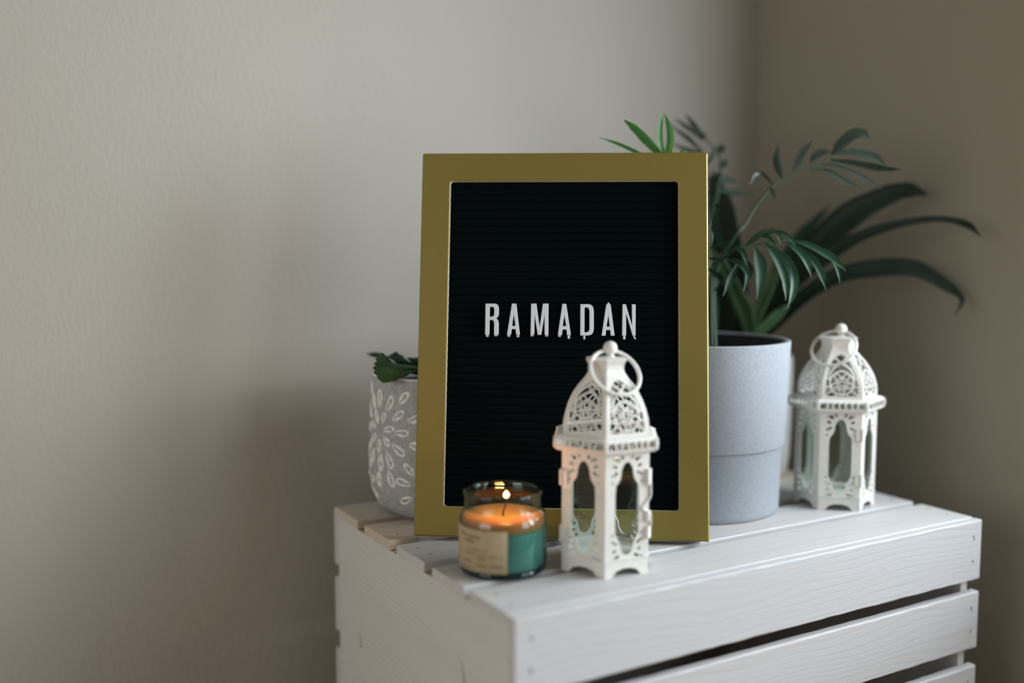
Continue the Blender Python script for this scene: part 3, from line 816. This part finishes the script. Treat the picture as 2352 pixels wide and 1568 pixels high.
blade([(1520, 1010), (1640, 950), (1800, 880), (2000, 900), (2050, 1060), (1800, 1050)], (1780, 970), LD + 2.5, M['herbdark'], .3)
g = G()
for (x, y, dd) in ((1750, 860, LD + .7), (1300, 700, LD + 4.6), (1800, 720, LD + 4.2), (700, 470, LD + 8), (1800, 1000, LD + 2.6)):
    e = at(*z5(x, y), dd)
    mid = (e + Vector((LX + 1, LY - .5, 10.5))) / 2 + Vector((0, 0, .6))
    v, f = tube(catmull([(LX + rng.uniform(-.8, .8), LY + rng.uniform(-.8, .8), 10), tuple(mid), tuple(e)], 5), .11, 7)
    g.add(v, f)
g.make('stem', M['stem'], lp, smooth=True)

# ------------------------------------------------------------------ the two pierced lanterns
A = 3.46                     # hexagon radius
ZB, ZL, ZD = 1.22, 8.62, 9.80
DOME = [(1.0, 9.8), (1.005, 10.3), (.985, 10.9), (.92, 11.6), (.81, 12.3), (.68, 12.9), (.54, 13.4), (.44, 13.85), (.40, 14.25), (.41, 14.6), (.46, 14.9)]
def side_sheet():
    w, h = A * .985, ZL - ZB
    hw = w / 2
    outer = [(-hw, 0), (hw, 0), (hw, h), (-hw, h)]
    fr = lambda q: q * h
    half = [(.0, .925), (.05, .918), (.10, .89), (.14, .845), (.15, .80), (.165, .77), (.21, .735), (.265, .705), (.275, .66), (.28, .61),
            (.28, .29), (.275, .25), (.245, .215), (.20, .185), (.165, .155), (.155, .125), (.145, .10), (.105, .065), (.05, .045), (.0, .04)]
    op = [(x * w, fr(y)) for x, y in half] + [(-x * w, fr(y)) for x, y in half[-2:0:-1]]
    holes = [outer, op]
    def drop(cx, cy, ang, ln, wd):
        c, s = math.cos(ang), math.sin(ang)
        P = []
        for k in range(10):
            a = 2 * math.pi * k / 10
            x = math.cos(a) * ln / 2; y = math.sin(a) * wd / 2 * (1 + .5 * math.cos(a))
            P.append((cx + x * c - y * s, cy + x * s + y * c))
        holes.append(P)
    for sx in (-1, 1):
        for (x, y, a, ln, wd) in ((.115, .965, 60, .34, .24), (.225, .945, 35, .46, .30), (.285, .885, 20, .40, .26), (.255, .82, -10, .34, .22), (.325, .80, 5, .30, .20), (.335, .735, -30, .26, .16),
                                  (.30, .955, 40, .22, .16)):
            ang = math.radians(a) if sx > 0 else math.pi - math.radians(a)
            drop(sx * x * w, y * h, ang, ln, wd)
            if y < .96: drop(sx * x * w, (.965 - y) * h + .05, -ang, ln, wd)
    return filled(holes, .035, 0)
def skirt_sheet():
    w, h = A * 1.0, ZB
    hw = w / 2
    half = [(.50, 0), (.34, 0), (.315, .10), (.27, .20), (.255, .30), (.21, .38), (.14, .40), (.12, .46), (.0, .46)]
    P = [(-hw, h), (-hw, 0)] + [(-x * w, y * h) for x, y in half[1:]] + [(x * w, y * h) for x, y in half[-2:0:-1]] + [(hw, 0), (hw, h)]
    return filled([P], .04, 0)
SIDE, SKIRT = side_sheet(), skirt_sheet()

def lantern(cx, cy, rot, label, hinge_v, latch_v, ring_dir, knob_shift):
    L = thing('lantern', label, 'lantern', (cx, cy, 0), 'pierced white lanterns on the crate')
    mt = M['lantern']
    base = Vector((cx, cy, 0))
    ZZ = Vector((0, 0, 1))
    def frame_of(i):
        a = rot + math.pi / 3 * (i + .5)
        return Vector((math.cos(a), math.sin(a), 0)), Vector((-math.sin(a), math.cos(a), 0))
    ap = A * math.cos(math.pi / 6)
    # base: skirt with cut-out feet and the floor plate
    g = G()
    for i in range(6):
        n_, t_ = frame_of(i)
        v, f = SKIRT
        g.add([base + t_ * x + n_ * (ap + z) + ZZ * y for x, y, z in v], f)
    hexr = lambda r, z: [(cx + r * math.cos(rot + k * math.pi / 3), cy + r * math.sin(rot + k * math.pi / 3), z) for k in range(6)]
    v, f = loft([hexr(A * .99, ZB - .08), hexr(A * 1.035, ZB - .04), hexr(A * 1.035, ZB + .02), hexr(A * .99, ZB + .06)]); g.add(v, f)
    g.make('base', mt, L)
    for i in range(6):
        n_, t_ = frame_of(i)
        v, f = SIDE
        mk('side_panel', [base + t_ * x + n_ * (ap + z) + ZZ * (y + ZB) for x, y, z in v], f, mt, L)
        v = [tuple(base + t_ * x + n_ * (ap + d) + ZZ * z) for x in (-A * .46, A * .46) for z in (ZB + .08, ZL - .05) for d in (-.16, -.06)]
        mk('glass_pane', v, BF, M['pane'], L)
    for k in range(6):
        a = rot + k * math.pi / 3
        n_ = Vector((math.cos(a), math.sin(a), 0)); t_ = Vector((-math.sin(a), math.cos(a), 0))
        prof = [n_ * (A + .05), n_ * (A - .10) + t_ * .26, n_ * (A - .16) + t_ * .24, n_ * (A - .03), n_ * (A - .16) - t_ * .24, n_ * (A - .10) - t_ * .26]
        v, f = loft([[tuple(base + q + ZZ * z) for q in prof] for z in (ZB, ZL)])
        mk('corner_post', v, f, mt, L)
    # rolled rim with slots between ribs
    g = G()
    RP = [(A * .985, ZD - .02), (A * 1.09, ZD), (A * 1.155, ZD - .10), (A * 1.195, ZD - .28)], [(A * 1.20, ZL + .42), (A * 1.185, ZL + .22), (A * 1.13, ZL + .08), (A * 1.03, ZL), (A * .98, ZL)]
    for P in RP:
        v, f = loft([hexr(r, z) for r, z in P] + [hexr(r - .06, z + (-.03 if P is RP[0] else .03)) for r, z in reversed(P)], cap=False)
        g.add(v, f)
    r0, z0 = RP[0][-1]; r1, z1 = RP[1][0]
    for i in range(6):
        n_, t_ = frame_of(i)
        hw = A * 1.2 / 2
        apn = A * 1.2 * math.cos(math.pi / 6)
        for q in (-1.0, -.66, -.40, -.135, .135, .40, .66, 1.0):
            wd = .17 if abs(q) < .9 else .30
            c = q * hw * (.93 if abs(q) < .9 else .96)
            ring = []
            for zz, out, kx in ((z0 + .12, -.05, 1.5), (z0 - .02, .03, 1.0), ((z0 + z1) / 2, .07, .8), (z1 + .02, .04, 1.0), (z1 - .14, -.04, 1.5)):
                w2 = wd * kx / 2
                ring.append([tuple(base + t_ * (c + sx * w2) + n_ * (apn + out + dd) + ZZ * zz) for sx, dd in ((-1, -.08), (-.7, .0), (.7, .0), (1, -.08))])
            v, f = loft(ring); g.add(v, f)
    g.make('rim', mt, L)
    # dome panels
    def dome_p(i, u_cm, q, off=0.0):
        # q: 0..1 along the dome profile
        x = q * (len(DOME) - 1); k = min(int(x), len(DOME) - 2); tt = x - k
        r = DOME[k][0] + (DOME[k + 1][0] - DOME[k][0]) * tt; z = DOME[k][1] + (DOME[k + 1][1] - DOME[k][1]) * tt
        r *= A * .985
        n_, t_ = frame_of(i)
        hw = r / 2
        k0 = DOME[max(k - 0, 0)]; k1 = DOME[k + 1]
        sl = Vector((k1[1] - k0[1], -(k1[0] - k0[0]) * A * .87)).normalized()
        uu = max(-hw, min(hw, u_cm))
        return base + n_ * (r * math.cos(math.pi / 6) + off * sl.x) + t_ * uu + ZZ * (z + off * sl.y)
    zq = {}
    def q_of(z):
        for k in range(len(DOME) - 1):
            if DOME[k][1] <= z <= DOME[k + 1][1]:
                return (k + (z - DOME[k][1]) / (DOME[k + 1][1] - DOME[k][1])) / (len(DOME) - 1)
        return 1.0
    def arch(z):                                        # half width of the pierced field at height z
        T_ = [(9.8, 0), (10.05, 0), (10.06, 1.38), (11.0, 1.36), (11.8, 1.18), (12.4, .98), (12.9, .78), (13.25, .55), (13.45, .3), (13.55, 0), (15, 0)]
        for (a0, w0), (a1, w1) in zip(T_, T_[1:]):
            if z <= a1: return w0 + (w1 - w0) * (z - a0) / (a1 - a0)
        return 0
    zs = [9.8, 10.05, 10.06, 10.3, 10.6, 10.9, 11.2, 11.5, 11.8, 12.1, 12.4, 12.65, 12.9, 13.08, 13.25, 13.36, 13.45, 13.55, 13.85, 14.25, 14.6, 14.9]
    for i in range(6):
        g = G()
        for sx in (-1, 1):
            rings = []
            for z in zs:
                q = q_of(z); w0 = arch(z)
                rings.append([tuple(dome_p(i, sx * w0, q, .035)), tuple(dome_p(i, sx * 9, q, .035)), tuple(dome_p(i, sx * 9, q, -.035)), tuple(dome_p(i, sx * w0, q, -.035))])
            v, f = loft(rings); g.add(v, f)
        def strap(pts, w, closed=False):
            P = pts + ([pts[0]] if closed else [])
            rings = []
            for k, (x, z) in enumerate(P):
                a_ = P[k - 1] if k else (P[-2] if closed else P[0]); b__ = P[k + 1] if k + 1 < len(P) else (P[1] if closed else P[-1])
                dx, dz = b__[0] - a_[0], b__[1] - a_[1]; l = math.hypot(dx, dz) or 1
                nx, nz = -dz / l, dx / l
                rings.append([tuple(dome_p(i, x + nx * w / 2 * s1, q_of(min(14.8, max(9.8, z + nz * w / 2 * s1))), o_)) for s1, o_ in ((-1, .04), (1, .04), (1, -.03), (-1, -.03))])
            v, f = loft(rings, cap=not closed); g.add(v, f)
        ZS = 11.18
        circ = lambda r, n=24, zc=ZS: [(r * math.cos(2 * math.pi * k / n), zc + r * math.sin(2 * math.pi * k / n)) for k in range(n)]
        strap([((.36 if k % 2 == 0 else .17) * math.sin(math.pi * k / 5), ZS + (.36 if k % 2 == 0 else .17) * math.cos(math.pi * k / 5)) for k in range(10)], .09, True)
        strap(circ(.44, 20), .09, True)
        strap(circ(1.0), .12, True)
        for k in range(5):                              # five pointed petals between the star and the ring
            a = 2 * math.pi * k / 5
            for s1 in (-1, 1):
                strap([(r_ * math.sin(a + s1 * d_), ZS + r_ * math.cos(a + s1 * d_)) for r_, d_ in ((.44, .05), (.62, .30), (.82, .40), (1.0, .62))], .09)
        for sx in (-1, 1):
            strap([(sx * x, z) for x, z in ((1.02, 11.3), (1.0, 11.9), (.75, 12.35), (.35, 12.65), (0, 12.85), (-.3, 13.1), (-.5, 13.3))], .13)
            strap([(sx * x, z) for x, z in ((.78, 10.55), (1.05, 10.4), (1.45, 10.05))], .11)
            strap([(sx * x, z) for x, z in ((.95, 10.85), (1.2, 10.9), (1.45, 10.8))], .10)
            strap([(sx * x, z) for x, z in ((.35, 10.25), (.5, 10.15), (.6, 10.03))], .10)
            strap([(sx * x, z) for x, z in ((.98, 11.5), (1.2, 11.6), (1.35, 11.45))], .10)
        g.make('dome_panel', mt, L)
    # collar lid, knob stem and ball
    g = G()
    v, f = loft([hexr(A * .44, 14.84), hexr(A * .475, 14.9), hexr(A * .475, 14.97), hexr(A * .3, 15.04), hexr(A * .10, 15.08)]); g.add(v, f)
    g.make('collar', mt, L)
    kx, ky = cx + RT.x * knob_shift, cy + RT.y * knob_shift
    g = G()
    v, f = lathe([(.34, 14.9), (.30, 15.15), (.2, 15.25), (.2, 15.4)], kx, ky, 20); g.add(v, f)
    v, f = sphere((kx, ky, 15.68), .50, 24, 16); g.add(v, f)
    g.make('knob', mt, L, smooth=True)
    # the carrying ring, fallen over to one side
    d = Vector(ring_dir).normalized()
    top = Vector((kx, ky, 15.50)) - d * .05
    bot = Vector((cx, cy, 12.65)) + d * 2.42
    e1 = (top - bot).normalized(); e2 = e1.cross(d).normalized()
    if e2.length < .5: e2 = Vector((-d.y, d.x, 0))
    R = (top - bot).length / 2
    v, f = ring_tube((top + bot) / 2, e1, e2, R, .14, 56, 10)
    mk('ring_handle', v, f, mt, L, smooth=True)
    # hinges and the wire latch of the little door
    a = rot + hinge_v * math.pi / 3
    n_ = Vector((math.cos(a), math.sin(a), 0)); t_ = Vector((-math.sin(a), math.cos(a), 0))
    for zc in (ZB + 1.5, ZL - 1.9):
        g = G()
        v, f = tube([tuple(base + n_ * (A + .12) + ZZ * (zc - .55)), tuple(base + n_ * (A + .12) + ZZ * (zc + .55))], .12, 10); g.add(v, f)
        for s in (-1, 1):
            dirv = (t_ * s * .87 - n_ * .5)
            q0 = base + n_ * (A + .10)
            v = [tuple(q0 + dirv * x + n_ * o_ + ZZ * (zc + z)) for x in (0, .5) for o_ in (-.02, .05) for z in (-.5, .5)]
            g.add(v, BF)
        g.make('hinge', mt, L)
    a = rot + latch_v * math.pi / 3
    n_ = Vector((math.cos(a), math.sin(a), 0)); t_ = Vector((-math.sin(a), math.cos(a), 0))
    g = G()
    for zc, h in ((ZL - 1.7, .55), (ZB + 1.75, .42), (ZB + 2.9, .35)):
        v = [tuple(base + n_ * (A + o_) + t_ * x + ZZ * (zc + z)) for x in (-.3, .08) for o_ in (-.06, .2) for z in (-h, h)]
        g.add(v, BF)
    v, f = tube(catmull([tuple(base + n_ * (A + .18) + ZZ * (ZL - 2.2)), tuple(base + n_ * (A + .16) + ZZ * (ZL - 3.2)), tuple(base + n_ * (A - .15) - t_ * .55 + ZZ * (ZL - 3.85)),
                         tuple(base + n_ * (A + .1) - t_ * .1 + ZZ * (ZL - 4.25)), tuple(base + n_ * (A + .22) + ZZ * (ZL - 4.5)), tuple(base + n_ * (A + .22) + ZZ * (ZB + 2.2))], 5), .07, 7)
    g.add(v, f)
    g.make('latch', mt, L)
    return L

lantern(11.21, 6.216, -2.192, 'white pierced metal lantern in front of the black board, beside the burning candle', 5, 1, (-.2, -.98, 0), .25)
lantern(39.54, 10.365, -2.793, 'white pierced metal lantern at the right end of the crate, beside the smooth grey pot', 1, 3, (-.9, -.3, 0), .22)

# ------------------------------------------------------------------ the candle
KX, KY = 4.37, 9.06
ca = thing('candle', 'burning candle in a green glass jar with a tan paper label, at the front left', 'candle', (KX, KY, 0))
v, f = lathe([(3.06, .42), (3.10, .50), (3.13, 1.0), (3.13, 3.55), (3.09, 3.9), (2.95, 4.2), (2.78, 4.38), (2.72, 4.55), (2.72, 5.35), (2.78, 5.45), (2.80, 5.6), (2.76, 5.74), (2.66, 5.78), (2.57, 5.70), (2.55, 5.4), (2.55, 4.55), (2.62, 4.40)], KX, KY, 80)
mk('jar', v, f, M['jar'], ca, smooth=True)
v, f = lathe([(.01, .0), (2.75, 0), (2.95, .06), (3.05, .18), (3.06, .42), (2.98, .46), (.01, .47)], KX, KY, 80)
mk('jar_base', v, f, M['jarbase'], ca, smooth=True)
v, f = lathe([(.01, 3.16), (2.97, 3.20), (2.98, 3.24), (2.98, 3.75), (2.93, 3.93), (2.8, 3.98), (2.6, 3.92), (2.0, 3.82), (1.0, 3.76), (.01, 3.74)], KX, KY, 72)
mk('glow_tinted_melt', v, f, M['melt_glow'], ca, smooth=True)
v, f = lathe([(.01, .49), (2.8, .49), (2.94, .53), (2.98, .66), (2.98, 3.1), (2.96, 3.14), (.01, 3.15)], KX, KY, 72)
mk('wax', v, f, M['wax'], ca, smooth=True)
fl = at(1163, 1136, (Vector((KX, KY, 5)) - CAM).dot(FW))
v, f = tube(catmull([(KX, KY, 3.72), (KX + .02, KY, 4.1), (fl.x + .03, fl.y, fl.z - .42), (fl.x, fl.y, fl.z - .22)], 4), .06, 8)
mk('wick', v, f, M['wick'], ca)
v, f = lathe([(.01, -.21), (.11, -.18), (.18, -.09), (.20, .01), (.17, .10), (.10, .19), (.04, .26), (.01, .30)], fl.x, fl.y, 20, z0=fl.z)
mk('flame', v, f, M['flame'], ca, smooth=True)
ll = bpy.data.lights.new('flame_light', 'POINT')
ll.energy = .22; ll.color = (1.0, .40, .14); ll.shadow_soft_size = .0025
lo = bpy.data.objects.new('flame_light', ll); C.objects.link(lo)
lo.parent = ca; lo.location = W((fl.x, fl.y, fl.z + .1)) - ORG[ca]
# label and its small brown print (too blurred in the photograph to read)
va = math.atan2(CAM.y - KY, CAM.x - KX)
LA0, LA1 = va - 1.75, va + .10
rr = 3.155
v, f = lathe([(rr - .015, .53), (rr, .54), (rr, 3.50), (rr - .015, 3.51)], KX, KY, 40, LA0, LA1)
lab = mk('paper_label', v, f, M['paper'], ca, smooth=True)
g = G()
def word(a0, a1, z, h):
    x = a0
    while x < a1:
        w = rng.uniform(.012, .03)
        hh = h * 1.25 * rng.uniform(.6, 1.0)
        v, f = lathe([(rr + .004, z), (rr + .004, z + hh)], KX, KY, 2, va + x, va + min(x + w, a1)); g.add(v, f)
        x += w + rng.uniform(.008, .016)
for a0, a1, z, h in ((-1.15, -.88, 2.92, .14), (-.84, -.52, 2.86, .16), (-.98, -.66, 2.55, .17), (-.95, -.55, 2.02, .09), (-.52, -.34, 2.02, .09),
                     (-.92, -.66, 1.72, .10), (-.62, -.36, 1.68, .10), (-.32, -.10, 1.66, .10), (-.56, -.40, 1.42, .12), (-1.02, -.76, 1.12, .13),
                     (-.60, -.34, .98, .12), (-.30, .0, .98, .12), (-1.1, -.68, .72, .08)):
    word(a0, a1, z, h)
g.make('print', M['ink'], lab)
